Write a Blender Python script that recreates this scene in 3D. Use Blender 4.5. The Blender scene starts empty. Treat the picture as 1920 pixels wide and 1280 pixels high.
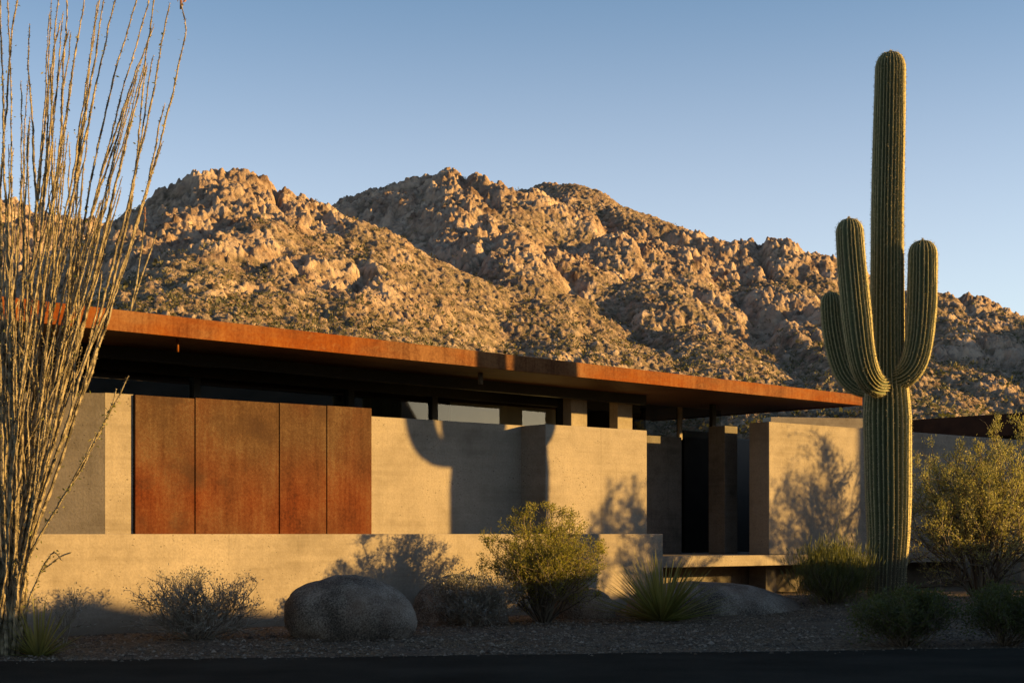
import bpy, math, random
import numpy as np
from mathutils import Vector

# ------------------------------------------------------------------ camera, sky, sun, exposure
S = bpy.context.scene
C = S.collection
F = 2900.0                      # focal length in pixels of a 1920 px wide picture
EYE = 1.05
cam_d = bpy.data.cameras.new("camera"); cam = bpy.data.objects.new("camera", cam_d); C.objects.link(cam)
cam.location = (0, 0, EYE); cam.rotation_euler = (math.radians(90), 0, 0)
cam_d.sensor_width = 36; cam_d.lens = F / 1920 * 36
cam_d.shift_y = 360 / 1920
cam_d.clip_start = .1; cam_d.clip_end = 6000
S.camera = cam

SUN_EL = math.radians(9.0)
SUN_AZ = math.atan2(1.0, -0.10)          # clockwise from +Y
w = bpy.data.worlds.new("World"); S.world = w; w.use_nodes = True
nt = w.node_tree; bg = nt.nodes["Background"]
sky = nt.nodes.new("ShaderNodeTexSky"); sky.sky_type = 'NISHITA'; sky.sun_disc = False
sky.sun_elevation = SUN_EL; sky.sun_rotation = SUN_AZ; sky.altitude = 700
sky.air_density = 1.0; sky.dust_density = .6; sky.ozone_density = 2.2
# pale haze low in the sky all round the horizon
tc = nt.nodes.new("ShaderNodeTexCoord"); sz = nt.nodes.new("ShaderNodeSeparateXYZ"); nt.links.new(tc.outputs["Generated"], sz.inputs[0])
mr = nt.nodes.new("ShaderNodeMapRange"); mr.interpolation_type = 'SMOOTHSTEP'
for k_, v_ in ((1, .38), (2, .12), (3, 0.0), (4, 1.0)): mr.inputs[k_].default_value = v_
nt.links.new(sz.outputs[2], mr.inputs[0])
hz = nt.nodes.new("ShaderNodeMix"); hz.data_type = 'RGBA'; hz.blend_type = 'ADD'; hz.clamp_result = False
nt.links.new(mr.outputs[0], hz.inputs[0]); nt.links.new(sky.outputs[0], hz.inputs[6]); hz.inputs[7].default_value = (1.5, 1.15, 1.0, 1)
nt.links.new(hz.outputs[2], bg.inputs[0]); bg.inputs[1].default_value = 0.067
sd = bpy.data.lights.new("sun", 'SUN'); sun = bpy.data.objects.new("sun", sd); C.objects.link(sun)
sd.energy = 4.5; sd.angle = math.radians(.75); sd.color = (1.0, .62, .18)
sdir = Vector((math.sin(SUN_AZ) * math.cos(SUN_EL), math.cos(SUN_AZ) * math.cos(SUN_EL), math.sin(SUN_EL)))
sun.rotation_euler = sdir.to_track_quat('Z', 'Y').to_euler(); sun.location = sdir * 100
S.view_settings.view_transform = 'Standard'; S.view_settings.look = 'None'
S.view_settings.gamma = 1; S.view_settings.exposure = 1.65
S.cycles.max_bounces = 6; S.cycles.diffuse_bounces = 3; S.cycles.glossy_bounces = 3
S.cycles.transparent_max_bounces = 12
S.cycles.use_denoising = True

# ------------------------------------------------------------------ helpers
rng = np.random.default_rng(7)
A_ = np.asarray
def at(px, py, D):                       # a world point seen at that pixel and depth
    return A_([(px - 960) / F * D, D, EYE + (1000 - py) / F * D])

def mk(name, V, Fs, mat, parent=None, smooth=False, attrs=None, bevel=0):
    V = A_(V, dtype=np.float64).reshape(-1, 3)
    if parent is not None: V = V - A_(parent['_org'])
    me = bpy.data.meshes.new(name)
    if not isinstance(Fs, (list, tuple)): Fs = [Fs]
    if isinstance(Fs[0], list): Fs = [A_(Fs)]
    Fs = [A_(f, dtype=np.int32) for f in Fs if len(f)]
    tot = np.concatenate([np.full(len(f), f.shape[1], dtype=np.int32) for f in Fs])
    loops = np.concatenate([f.ravel() for f in Fs])
    me.vertices.add(len(V)); me.vertices.foreach_set("co", V.astype(np.float32).ravel())
    me.loops.add(len(loops)); me.loops.foreach_set("vertex_index", loops)
    me.polygons.add(len(tot))
    st = np.concatenate([[0], np.cumsum(tot)[:-1]]).astype(np.int32)
    me.polygons.foreach_set("loop_start", st)
    me.update(calc_edges=True)
    me.polygons.foreach_set("use_smooth", np.full(len(tot), bool(smooth), dtype=bool))
    for k, v in (attrs or {}).items():
        a = me.attributes.new(k, 'FLOAT', 'POINT'); a.data.foreach_set("value", A_(v, dtype=np.float32))
    me.materials.append(mat)
    o = bpy.data.objects.new(name, me); C.objects.link(o)
    if parent is not None: o.parent = parent
    if bevel:
        b = o.modifiers.new("bevel", 'BEVEL'); b.width = bevel; b.segments = 2; b.limit_method = 'ANGLE'
    return o

def thing(name, label, cat, org, group=None):
    o = bpy.data.objects.new(name, None); C.objects.link(o)
    o.location = tuple(float(v) for v in org); o['_org'] = [float(v) for v in org]
    o['label'] = label; o['category'] = cat; o.empty_display_size = .2
    if group: o['group'] = group
    return o
def tag(o, label, cat, group=None):
    o['label'] = label; o['category'] = cat
    if group: o['group'] = group
    return o

class MB:
    def __init__(self): self.V = []; self.T = []; self.Q = []; self.n = 0; self.at = []
    def add(self, V, T=None, Q=None, a=0.0):
        V = A_(V, dtype=np.float64).reshape(-1, 3)
        if T is not None and len(T): self.T.append(A_(T) + self.n)
        if Q is not None and len(Q): self.Q.append(A_(Q) + self.n)
        self.V.append(V); self.n += len(V)
        self.at.append(np.broadcast_to(A_(a, dtype=np.float64), (len(V),)))
    def build(self, name, mat, parent=None, smooth=False, attr=None, bevel=0):
        Fs = []
        if self.T: Fs.append(np.concatenate(self.T))
        if self.Q: Fs.append(np.concatenate(self.Q))
        return mk(name, np.concatenate(self.V), Fs, mat, parent, smooth,
                  {attr: np.concatenate(self.at)} if attr else None, bevel)
    def tube(self, pts, rad, k=5, a=0.0, cap=True):
        pts = A_(pts, dtype=float); n = len(pts); rad = np.broadcast_to(A_(rad, dtype=float), (n,))
        tan = np.gradient(pts, axis=0); tan /= np.linalg.norm(tan, axis=1, keepdims=True) + 1e-9
        ref = A_([1., .13, .07]) if abs(tan[0][0]) < .8 else A_([0, 1., .1])
        u = np.cross(tan, ref); u /= np.linalg.norm(u, axis=1, keepdims=True); v = np.cross(tan, u)
        ang = np.arange(k) * 2 * math.pi / k
        V = pts[:, None] + rad[:, None, None] * (u[:, None] * np.cos(ang)[None, :, None] + v[:, None] * np.sin(ang)[None, :, None])
        i = np.arange(n - 1)[:, None] * k; j = np.arange(k)[None]; j2 = (j + 1) % k
        Q = np.stack([i + j, i + j2, i + k + j2, i + k + j], -1).reshape(-1, 4)
        T = None
        if cap: T = [[(n - 1) * k, (n - 1) * k + q, (n - 1) * k + q + 1] for q in range(1, k - 1)]
        self.add(V.reshape(-1, 3), T, Q, a)
    def leaves(self, P, D, L, W, a=0.0):         # small rhombic leaves at P along D
        P = A_(P, dtype=float); D = A_(D, dtype=float); n = len(P)
        D = D / (np.linalg.norm(D, axis=1, keepdims=True) + 1e-9)
        r = rng.normal(size=(n, 3)); sd_ = np.cross(D, r); sd_ /= np.linalg.norm(sd_, axis=1, keepdims=True) + 1e-9
        L = np.broadcast_to(A_(L, dtype=float), (n,))[:, None]; W = np.broadcast_to(A_(W, dtype=float), (n,))[:, None]
        V = np.stack([P, P + D * L * .5 + sd_ * W * .5, P + D * L, P + D * L * .5 - sd_ * W * .5], 1).reshape(-1, 3)
        Q = np.arange(4 * n).reshape(-1, 4)
        self.add(V, None, Q, np.repeat(np.broadcast_to(A_(a, dtype=float), (n,)), 4))

BOXQ = A_([[0, 3, 2, 1], [4, 5, 6, 7], [0, 1, 5, 4], [1, 2, 6, 5], [2, 3, 7, 6], [3, 0, 4, 7]])
# building frame: t along the front (recedes to the right), s away from the street
TH = math.atan2(F, 4300 - 960)
dx, dy = math.cos(TH), math.sin(TH); nx, ny = -dy, dx
O0 = A_([-2.21, 17.8])
def P(t, s, z): return A_([O0[0] + t * dx + s * nx, O0[1] + t * dy + s * ny, z])
def t_at(px, s):
    a = (px - 960) / F; ox, oy = O0[0] + s * nx, O0[1] + s * ny
    return (a * oy - ox) / (dx - a * dy)
def boxv(t0, t1, s0, s1, z0, z1):
    return [P(t0, s0, z0), P(t1, s0, z0), P(t1, s1, z0), P(t0, s1, z0), P(t0, s0, z1), P(t1, s0, z1), P(t1, s1, z1), P(t0, s1, z1)]
def box(name, t0, t1, s0, s1, z0, z1, mat, parent, bevel=.008):
    return mk(name, boxv(t0, t1, s0, s1, z0, z1), BOXQ, mat, parent, bevel=bevel)

# numpy noise
def h2(ix, iy, seed):
    h = (ix.astype(np.int64) * 374761393 + iy.astype(np.int64) * 668265263 + seed * 1274126177) & 0xFFFFFFFF
    h = ((h ^ (h >> 13)) * 1274126177) & 0xFFFFFFFF
    h = ((h ^ (h >> 16)) * 2246822519) & 0xFFFFFFFF
    return ((h ^ (h >> 15)) & 0xFFFFFF) / float(0x1000000)
def vn(x, y, seed=0):
    ix = np.floor(x); iy = np.floor(y); fx = x - ix; fy = y - iy
    fx = fx * fx * (3 - 2 * fx); fy = fy * fy * (3 - 2 * fy)
    a = h2(ix, iy, seed); b = h2(ix + 1, iy, seed); c = h2(ix, iy + 1, seed); d = h2(ix + 1, iy + 1, seed)
    return (a + (b - a) * fx) * (1 - fy) + (c + (d - c) * fx) * fy
def fbm(x, y, seed=0, o=4):
    r = 0; am = .5; tt = 0
    for k in range(o):
        r = r + am * vn(x * 2 ** k, y * 2 ** k, seed + k * 17); tt += am; am *= .5
    return r / tt
def domes(x, y, c, seed, fill=.75):
    """rounded boulders on a jittered lattice: height (in units of c) and a random value per boulder"""
    X = x / c; Y = y / c; ix = np.floor(X); iy = np.floor(Y)
    best = np.zeros_like(X); idv = np.full_like(X, .5)
    for i in (-1, 0, 1):
        for j in (-1, 0, 1):
            a = ix + i; b = iy + j
            cx = a + h2(a, b, seed); cy = b + h2(a, b, seed + 1)
            r = .35 + .5 * h2(a, b, seed + 2); asp = .7 + .6 * h2(a, b, seed + 3)
            d2 = ((X - cx) * asp) ** 2 + ((Y - cy) / asp) ** 2
            hh = np.maximum(0, 1 - d2 / (r * r)) ** .42 * r * (.5 + .8 * h2(a, b, seed + 4)) * (h2(a, b, seed + 5) < fill)
            m = hh > best; best = np.where(m, hh, best); idv = np.where(m, h2(a, b, seed + 6), idv)
    return best, idv

def blocks(x, y, c, seed, fill=.8):
    """angular rocks: tilted flat-topped blocks on a jittered lattice"""
    X = x / c; Y = y / c; ix = np.floor(X); iy = np.floor(Y)
    best = np.zeros_like(X); idv = np.full_like(X, .5)
    for i in (-1, 0, 1):
        for j in (-1, 0, 1):
            a = ix + i; b = iy + j
            ddx = X - a - h2(a, b, seed); ddy = Y - b - h2(a, b, seed + 1)
            th = h2(a, b, seed + 2) * 3.1416; co, si = np.cos(th), np.sin(th)
            asp = .65 + .7 * h2(a, b, seed + 3)
            u = np.abs(ddx * co + ddy * si) * asp; v = np.abs(ddy * co - ddx * si) / asp
            r = .28 + .42 * h2(a, b, seed + 4)
            d = np.maximum(np.maximum(u, v), (u + v) * .72) / r
            tl_ = 1 + (ddx * (h2(a, b, seed + 5) - .5) + ddy * (h2(a, b, seed + 6) - .5)) * 1.7 / r
            hh = np.clip((1 - d) * 2.6, 0, 1) * tl_ * r * (.45 + .9 * h2(a, b, seed + 7)) * (h2(a, b, seed + 8) < fill)
            m = hh > best; best = np.where(m, hh, best); idv = np.where(m, h2(a, b, seed + 9), idv)
    return best, idv

# ------------------------------------------------------------------ materials
def nodes(name):
    m = bpy.data.materials.new(name); m.use_nodes = True
    n = m.node_tree.nodes; l = m.node_tree.links
    return m, n, l, n["Principled BSDF"]
def N(n, typ, **kw):
    x = n.new(typ)
    for k, v in kw.items(): setattr(x, k, v)
    return x
def noise(n, l, co, scale, detail=6, rough=.6):
    x = N(n, "ShaderNodeTexNoise"); x.inputs["Scale"].default_value = scale
    x.inputs["Detail"].default_value = detail; x.inputs["Roughness"].default_value = rough
    if co is not None: l.new(co, x.inputs["Vector"])
    return x.outputs["Fac"]
def mapped(n, l, co, scale=(1, 1, 1), loc=(0, 0, 0), rot=(0, 0, 0)):
    x = N(n, "ShaderNodeMapping"); x.inputs["Scale"].default_value = scale; x.inputs["Location"].default_value = loc; x.inputs["Rotation"].default_value = rot
    l.new(co, x.inputs["Vector"]); return x.outputs[0]
def ramp(n, l, fac, stops):
    x = N(n, "ShaderNodeValToRGB"); e = x.color_ramp.elements
    while len(e) < len(stops): e.new(.5)
    for k, (p, c) in enumerate(stops):
        e[k].position = p; e[k].color = (*c, 1) if not isinstance(c, (int, float)) else (c, c, c, 1)
    l.new(fac, x.inputs[0]); return x.outputs[0]
def mix(n, l, fac, a, b, mode='MIX'):
    x = N(n, "ShaderNodeMix", data_type='RGBA', blend_type=mode)
    for sock, v in ((x.inputs[0], fac), (x.inputs[6], a), (x.inputs[7], b)):
        if isinstance(v, (int, float)): sock.default_value = v
        elif isinstance(v, tuple): sock.default_value = (*v, 1)
        else: l.new(v, sock)
    return x.outputs[2]
def mth(n, l, op, a, b=0.0, clamp=False):
    x = N(n, "ShaderNodeMath", operation=op, use_clamp=clamp)
    for sock, v in ((x.inputs[0], a), (x.inputs[1], b)):
        if isinstance(v, (int, float)): sock.default_value = v
        else: l.new(v, sock)
    return x.outputs[0]
def bump(n, l, h, strength, dist, bsdf):
    x = N(n, "ShaderNodeBump"); x.inputs["Strength"].default_value = strength; x.inputs["Distance"].default_value = dist
    l.new(h, x.inputs["Height"]); l.new(x.outputs[0], bsdf.inputs["Normal"])
ROTZ = (0, 0, -TH)

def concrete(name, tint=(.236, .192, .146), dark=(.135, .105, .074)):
    m, n, l, b = nodes(name)
    co = N(n, "ShaderNodeTexCoord").outputs["Object"]
    fr = mapped(n, l, co, (1, 1, 1), rot=ROTZ)
    big = noise(n, l, fr, 1.1, 5, .6)
    strk = noise(n, l, mapped(n, l, fr, (.35, .35, 9)), 1.6, 5, .65)
    vert = noise(n, l, mapped(n, l, fr, (4, 4, .35)), 1.5, 4, .6)
    fine = noise(n, l, fr, 38, 4, .6)
    f = mth(n, l, 'ADD', mth(n, l, 'MULTIPLY', big, .5), mth(n, l, 'ADD', mth(n, l, 'MULTIPLY', strk, .22), mth(n, l, 'MULTIPLY', noise(n, l, fr, 5.5, 6, .7), .28)))
    col = ramp(n, l, f, [(.33, dark), (.50, tint), (.64, tuple(min(1, c * 1.22) for c in tint))])
    col = mix(n, l, ramp(n, l, vert, [(.55, 0.0), (.75, .28)]), col, dark)
    col = mix(n, l, ramp(n, l, fine, [(.35, .35), (.6, 0.0)]), col, dark)
    vo = N(n, "ShaderNodeTexVoronoi"); vo.inputs["Scale"].default_value = 17
    l.new(mapped(n, l, fr, (1, 1, 1.5)), vo.inputs["Vector"])
    rad = mth(n, l, 'MULTIPLY', ramp(n, l, noise(n, l, fr, 2.3, 3, .6), [(.42, 0.0), (.66, 1.0)]), .24)
    pit = mth(n, l, 'LESS_THAN', vo.outputs["Distance"], rad)
    pit = mth(n, l, 'MULTIPLY', pit, mth(n, l, 'GREATER_THAN', fine, .47))
    col = mix(n, l, mth(n, l, 'MULTIPLY', pit, .62), col, (.045, .033, .022))
    zz = N(n, "ShaderNodeSeparateXYZ"); l.new(N(n, "ShaderNodeNewGeometry").outputs["Position"], zz.inputs[0])
    sm_ = N(n, "ShaderNodeMapRange"); sm_.inputs[1].default_value = .32; sm_.inputs[2].default_value = .0; l.new(zz.outputs[2], sm_.inputs[0])
    col = mix(n, l, mth(n, l, 'MULTIPLY', mth(n, l, 'ADD', sm_.outputs[0], mth(n, l, 'SUBTRACT', noise(n, l, fr, 4.5, 5, .7), .5), True), .6), col, (.11, .078, .05))
    drip = noise(n, l, mapped(n, l, fr, (7, 7, .25), loc=(5, 2, 0)), 1.3, 5, .7)
    col = mix(n, l, ramp(n, l, drip, [(.58, 0.0), (.74, .35)]), col, tuple(c * .5 for c in dark))
    l.new(col, b.inputs["Base Color"]); b.inputs["Roughness"].default_value = .88; b.inputs["Specular IOR Level"].default_value = .25
    hgt = mth(n, l, 'ADD', mth(n, l, 'MULTIPLY', strk, .4), mth(n, l, 'ADD', mth(n, l, 'MULTIPLY', fine, .8), mth(n, l, 'MULTIPLY', pit, -1.0)))
    bump(n, l, hgt, .32, .010, b)
    return m
M_conc = concrete("board_formed_concrete")
M_concdark = concrete("dark_concrete", (.13, .11, .09), (.05, .042, .034))  # same concrete in darker tones

def corten(name, patina=True):
    m, n, l, b = nodes(name)
    co = N(n, "ShaderNodeTexCoord").outputs["Object"]
    fr = mapped(n, l, co, rot=ROTZ)
    big = noise(n, l, mapped(n, l, fr, (1, 1, .7)), 2.0, 6, .65)
    strk = noise(n, l, mapped(n, l, fr, (9, 9, .6)), 1.5, 5, .65)
    fine = noise(n, l, fr, 30, 5, .7)
    f = mth(n, l, 'ADD', mth(n, l, 'MULTIPLY', big, .42), mth(n, l, 'ADD', mth(n, l, 'MULTIPLY', strk, .26), mth(n, l, 'MULTIPLY', fine, .32)))
    if patina:
        z = N(n, "ShaderNodeSeparateXYZ"); l.new(co, z.inputs[0])
        g = N(n, "ShaderNodeMapRange"); g.inputs[1].default_value = 1.45; g.inputs[2].default_value = 2.35; l.new(z.outputs[2], g.inputs[0])
        col1 = ramp(n, l, f, [(.40, (.040, .0085, .002)), (.5, (.088, .0175, .003)), (.60, (.125, .031, .006))])
        col2 = ramp(n, l, f, [(.36, (.034, .0155, .0065)), (.5, (.070, .036, .0165)), (.64, (.115, .068, .034))])
        low = noise(n, l, mapped(n, l, fr, (.8, .8, .5), loc=(4.3, 0, 0)), 1.0, 3, .5)
        worm = N(n, "ShaderNodeTexNoise"); worm.inputs["Scale"].default_value = 26; worm.inputs["Detail"].default_value = 3; worm.inputs["Distortion"].default_value = 2.5
        l.new(fr, worm.inputs["Vector"])
        gg = mth(n, l, 'ADD', g.outputs[0], mth(n, l, 'ADD', mth(n, l, 'MULTIPLY', mth(n, l, 'SUBTRACT', f, .5), 2.6), mth(n, l, 'MULTIPLY', mth(n, l, 'SUBTRACT', low, .47), 2.4)), True)
        col = mix(n, l, gg, col1, col2)
        col = mix(n, l, mth(n, l, 'MULTIPLY', ramp(n, l, worm.outputs["Fac"], [(.42, .30), (.56, 0.0)]), mth(n, l, 'ADD', gg, .25)), col, (.028, .013, .006))
        blot = noise(n, l, mapped(n, l, fr, (1.3, 1.3, 1.6), loc=(3, 1, 7)), 1.1, 4, .6)
        col = mix(n, l, ramp(n, l, blot, [(.56, 0.0), (.70, .65)]), col, (.032, .015, .008))
    else:
        col = ramp(n, l, f, [(.36, (.08, .0155, .001)), (.5, (.142, .034, .0025)), (.63, (.19, .064, .009))])
        sp = noise(n, l, mapped(n, l, fr, (3, 3, 5)), 3.0, 6, .7)
        col = mix(n, l, ramp(n, l, sp, [(.56, 0.0), (.70, .6)]), col, (.19, .085, .03))
        lg = noise(n, l, mapped(n, l, fr, (.45, .45, 1.5)), 1.0, 4, .6)
        col = mix(n, l, ramp(n, l, lg, [(.41, 0.0), (.58, .8)]), col, ramp(n, l, f, [(.42, (.06, .024, .009)), (.6, (.19, .095, .04))]))
    l.new(col, b.inputs["Base Color"]); b.inputs["Roughness"].default_value = .8; b.inputs["Specular IOR Level"].default_value = .08
    bump(n, l, mth(n, l, 'ADD', fine, strk), .35, .006, b)
    return m
M_panel = corten("weathered_steel_cladding"); M_fascia = corten("weathered_steel_fascia", False)

def plain(name, c1, c2, scale=6, rough=.7, bmp=.3, bd=.01, spec=.3, detail=6):
    m, n, l, b = nodes(name)
    co = N(n, "ShaderNodeTexCoord").outputs["Object"]
    f = noise(n, l, co, scale, detail, .6)
    l.new(ramp(n, l, f, [(.35, c1), (.65, c2)]), b.inputs["Base Color"])
    b.inputs["Roughness"].default_value = rough; b.inputs["Specular IOR Level"].default_value = spec
    if bmp: bump(n, l, f, bmp, bd, b)
    return m
M_wingsteel = plain('shaded_rusted_steel', (.028, .010, .005), (.05, .018, .008), 4, .8, .1, spec=.1)  # darker copy of the rusted steel, shade put into its colour
M_soffit = plain("dark_steel_soffit", (.075, .034, .015), (.12, .056, .025), 2, .6, .1)
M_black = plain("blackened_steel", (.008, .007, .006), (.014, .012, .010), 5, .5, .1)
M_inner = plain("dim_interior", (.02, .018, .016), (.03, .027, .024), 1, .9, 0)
M_reflpanel = plain("pale_reflection_panel", (.52, .49, .43), (.60, .56, .50), 2, .9, .1)  # pale tone stands in for sky reflected in the pane
M_door = plain("dark_bronze_door", (.012, .010, .008), (.018, .015, .012), 3, .85, .1, spec=.05)

def glassmat():
    m, n, l, b = nodes("window_glass")
    n.remove(b); out = n["Material Output"]
    tr = N(n, "ShaderNodeBsdfTransparent"); tr.inputs[0].default_value = (.45, .47, .45, 1)
    gl = N(n, "ShaderNodeBsdfGlossy"); gl.inputs["Roughness"].default_value = .015
    fr = N(n, "ShaderNodeFresnel"); fr.inputs[0].default_value = 1.5
    f2 = mth(n, l, 'MULTIPLY', fr.outputs[0], 1.25, True)
    ms = N(n, "ShaderNodeMixShader"); l.new(f2, ms.inputs[0]); l.new(tr.outputs[0], ms.inputs[1]); l.new(gl.outputs[0], ms.inputs[2])
    l.new(ms.outputs[0], out.inputs[0]); return m
M_glass = glassmat()

def leafmat(name, c1, c2, trans=.35, attr='v', rough=.6):
    m, n, l, b = nodes(name); n.remove(b); out = n["Material Output"]
    at_ = N(n, "ShaderNodeAttribute", attribute_name=attr)
    col = ramp(n, l, at_.outputs["Fac"], [(0.0, c1), (1.0, c2)])
    d = N(n, "ShaderNodeBsdfPrincipled"); l.new(col, d.inputs["Base Color"]); d.inputs["Roughness"].default_value = rough
    d.inputs["Specular IOR Level"].default_value = .3
    t = N(n, "ShaderNodeBsdfTranslucent"); l.new(mix(n, l, .6, col, (.30, .30, .04)), t.inputs[0])
    ms = N(n, "ShaderNodeMixShader"); ms.inputs[0].default_value = trans
    l.new(d.outputs[0], ms.inputs[1]); l.new(t.outputs[0], ms.inputs[2]); l.new(ms.outputs[0], out.inputs[0])
    return m
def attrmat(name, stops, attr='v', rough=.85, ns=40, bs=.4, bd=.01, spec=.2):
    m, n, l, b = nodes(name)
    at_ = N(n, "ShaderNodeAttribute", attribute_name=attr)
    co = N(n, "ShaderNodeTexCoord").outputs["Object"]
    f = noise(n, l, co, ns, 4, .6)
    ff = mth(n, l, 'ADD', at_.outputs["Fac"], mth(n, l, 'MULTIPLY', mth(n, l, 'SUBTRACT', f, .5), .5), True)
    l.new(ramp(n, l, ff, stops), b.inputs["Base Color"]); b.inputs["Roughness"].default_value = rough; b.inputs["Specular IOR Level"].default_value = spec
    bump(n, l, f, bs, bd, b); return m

# ------------------------------------------------------------------ ground
def ground_z(x, y):
    x = A_(x, dtype=float); y = A_(y, dtype=float)
    z = .20 * np.exp(-(((x - 4.9) / 2.2) ** 2 + ((y - 20.3) / 2.4) ** 2)) + .10 * np.clip((y - 19) / 5, 0, 1) * np.clip((x - 1) / 2, 0, 1)
    z = z - .05 * np.clip((15.2 - y) / 1.6, 0, 1)
    # unseen gravel mound added on the sun side to shade the ground
    yy = np.clip(y, -30, 60); xr = 8.6 + np.clip(yy - 12, -30, 30) * .22
    hgt = np.interp(yy, [-30, 11, 14.6, 15.2, 18, 20.6, 22.5, 24.5], [2.7, 2.7, 2.62, 2.28, 1.72, 1.42, 1.1, 0])
    hgt = hgt + .35 * (vn(y * 1.1, y * 0, 5) - .5) * (hgt > .1)
    shade_bank = hgt * np.exp(-np.abs((x - xr) / 1.75) ** 2.6) * (1 + .1 * (vn(x * 1.3, y * 1.3, 9) - .5))
    return z + shade_bank
def grid(xs, ys, zf):
    X, Y = np.meshgrid(xs, ys); Z = zf(X, Y)
    V = np.stack([X, Y, Z], -1).reshape(-1, 3); nxx, nyy = len(xs), len(ys)
    i = np.arange(nyy - 1)[:, None] * nxx; j = np.arange(nxx - 1)[None]
    return V, np.stack([i + j, i + j + 1, i + nxx + j + 1, i + nxx + j], -1).reshape(-1, 4)

def gravelmat():
    m, n, l, b = nodes("desert_gravel")
    co = N(n, "ShaderNodeTexCoord").outputs["Object"]
    v = N(n, "ShaderNodeTexVoronoi"); v.inputs["Scale"].default_value = 42; l.new(co, v.inputs["Vector"])
    f = noise(n, l, co, 1.3, 5, .6)
    base = ramp(n, l, v.outputs["Color"], [(.15, (.058, .038, .021)), (.5, (.115, .077, .043)), (.9, (.205, .145, .086))])
    l.new(mix(n, l, ramp(n, l, f, [(.4, 0.0), (.65, .6)]), base, (.07, .057, .045)), b.inputs["Base Color"])
    b.inputs["Roughness"].default_value = .95; b.inputs["Specular IOR Level"].default_value = .15
    bump(n, l, mth(n, l, 'SUBTRACT', 1.0, v.outputs["Distance"]), .8, .02, b); return m
M_gravel = gravelmat()
xs = np.concatenate([[-2600, -800, -250], np.linspace(-90, -7, 30), np.linspace(-6.9, 14, 260), np.linspace(14.3, 90, 30), [250, 800, 1500, 2600]])
ys = np.concatenate([[-2600, -600, -150], np.linspace(-40, 10, 30), np.linspace(10.2, 24.5, 220), np.linspace(25, 75, 30), [160, 400, 1000, 2600]])
V, Q = grid(xs, ys, lambda x, y: ground_z(x, y) + .05 * (fbm(x * 1.2, y * 1.2, 3, 4) - .5) + .018 * (vn(x * 9, y * 9, 11) - .5))
g = mk("gravel_ground", V, Q, M_gravel, smooth=True); g['kind'] = 'structure'
# asphalt drive in front, its edge a little skew
m, n, l, b = nodes("asphalt")
co = N(n, "ShaderNodeTexCoord").outputs["Object"]
fa = noise(n, l, co, 90, 5, .7); fb = noise(n, l, co, .8, 4, .6)
l.new(ramp(n, l, mth(n, l, 'ADD', mth(n, l, 'MULTIPLY', fa, .6), mth(n, l, 'MULTIPLY', fb, .4)), [(.38, (.011, .0095, .0068)), (.62, (.044, .038, .028))]), b.inputs["Base Color"])
b.inputs["Roughness"].default_value = 1.0; b.inputs["Specular IOR Level"].default_value = .02; bump(n, l, fa, .5, .01, b)
xr_ = np.concatenate([np.linspace(-60, -7, 20), np.linspace(-6.9, 5.6, 240)]); edge = 12.45 + .165 * (xr_ + 4.6) + .07 * (vn(xr_ * 2.2, xr_ * 0, 4) - .5) + .03 * (vn(xr_ * 9, xr_ * 0, 6) - .5)
top = np.stack([xr_, edge, np.full_like(xr_, .02)], 1); bot = np.stack([xr_, np.full_like(xr_, -30), np.full_like(xr_, .02)], 1)
k = len(xr_); i = np.arange(k - 1)
low = top - A_([0, -.02, .12])
mk("asphalt_road", np.concatenate([bot, top, low]), np.concatenate([np.stack([i, i + 1, k + i + 1, k + i], 1), np.stack([k + i, k + i + 1, 2 * k + i + 1, 2 * k + i], 1)]), m)['kind'] = 'structure'

# loose stones on the gravel: nobody could count them
OCT = A_([[1, 0, 0], [0, 1, 0], [-1, 0, 0], [0, -1, 0], [0, 0, 1], [0, 0, -.4]])
OCF = A_([[0, 1, 4], [1, 2, 4], [2, 3, 4], [3, 0, 4], [1, 0, 5], [2, 1, 5], [3, 2, 5], [0, 3, 5]])
ns = 60000
py_ = rng.uniform(12.0, 22.5, ns); px_ = rng.uniform(-.36, .36, ns) * py_
ok = py_ > 12.55 + .165 * (px_ + 4.6) - np.minimum(rng.exponential(.10, ns), .6); px_, py_ = px_[ok], py_[ok]; ns = len(px_)
r_ = rng.gamma(1.6, .0045, ns) + .004
vv = OCT[None] * r_[:, None, None] * rng.uniform(.6, 1.2, (ns, 6, 1)) * A_([1, 1, .7])
th = rng.uniform(0, 6.28, ns); c_, s_ = np.cos(th), np.sin(th)
vv = np.stack([vv[..., 0] * c_[:, None] - vv[..., 1] * s_[:, None], vv[..., 0] * s_[:, None] + vv[..., 1] * c_[:, None], vv[..., 2]], -1)
vv += np.stack([px_, py_, np.maximum(ground_z(px_, py_) + .005, np.where(py_ < 12.5 + .165 * (px_ + 4.6), .022, -1))], -1)[:, None]
M_stone = attrmat("loose_stones", [(0, (.05, .037, .026)), (.6, (.125, .094, .066)), (1, (.24, .19, .14))], ns=60)
o = mk("gravel_stones", vv.reshape(-1, 3), (OCF[None] + np.arange(ns)[:, None, None] * 6).reshape(-1, 3), M_stone, attrs={'v': np.repeat(rng.random(ns), 6)})
o['kind'] = 'stuff'; o['label'] = 'small loose tan stones scattered over the gravel bed'; o['category'] = 'gravel'

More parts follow.
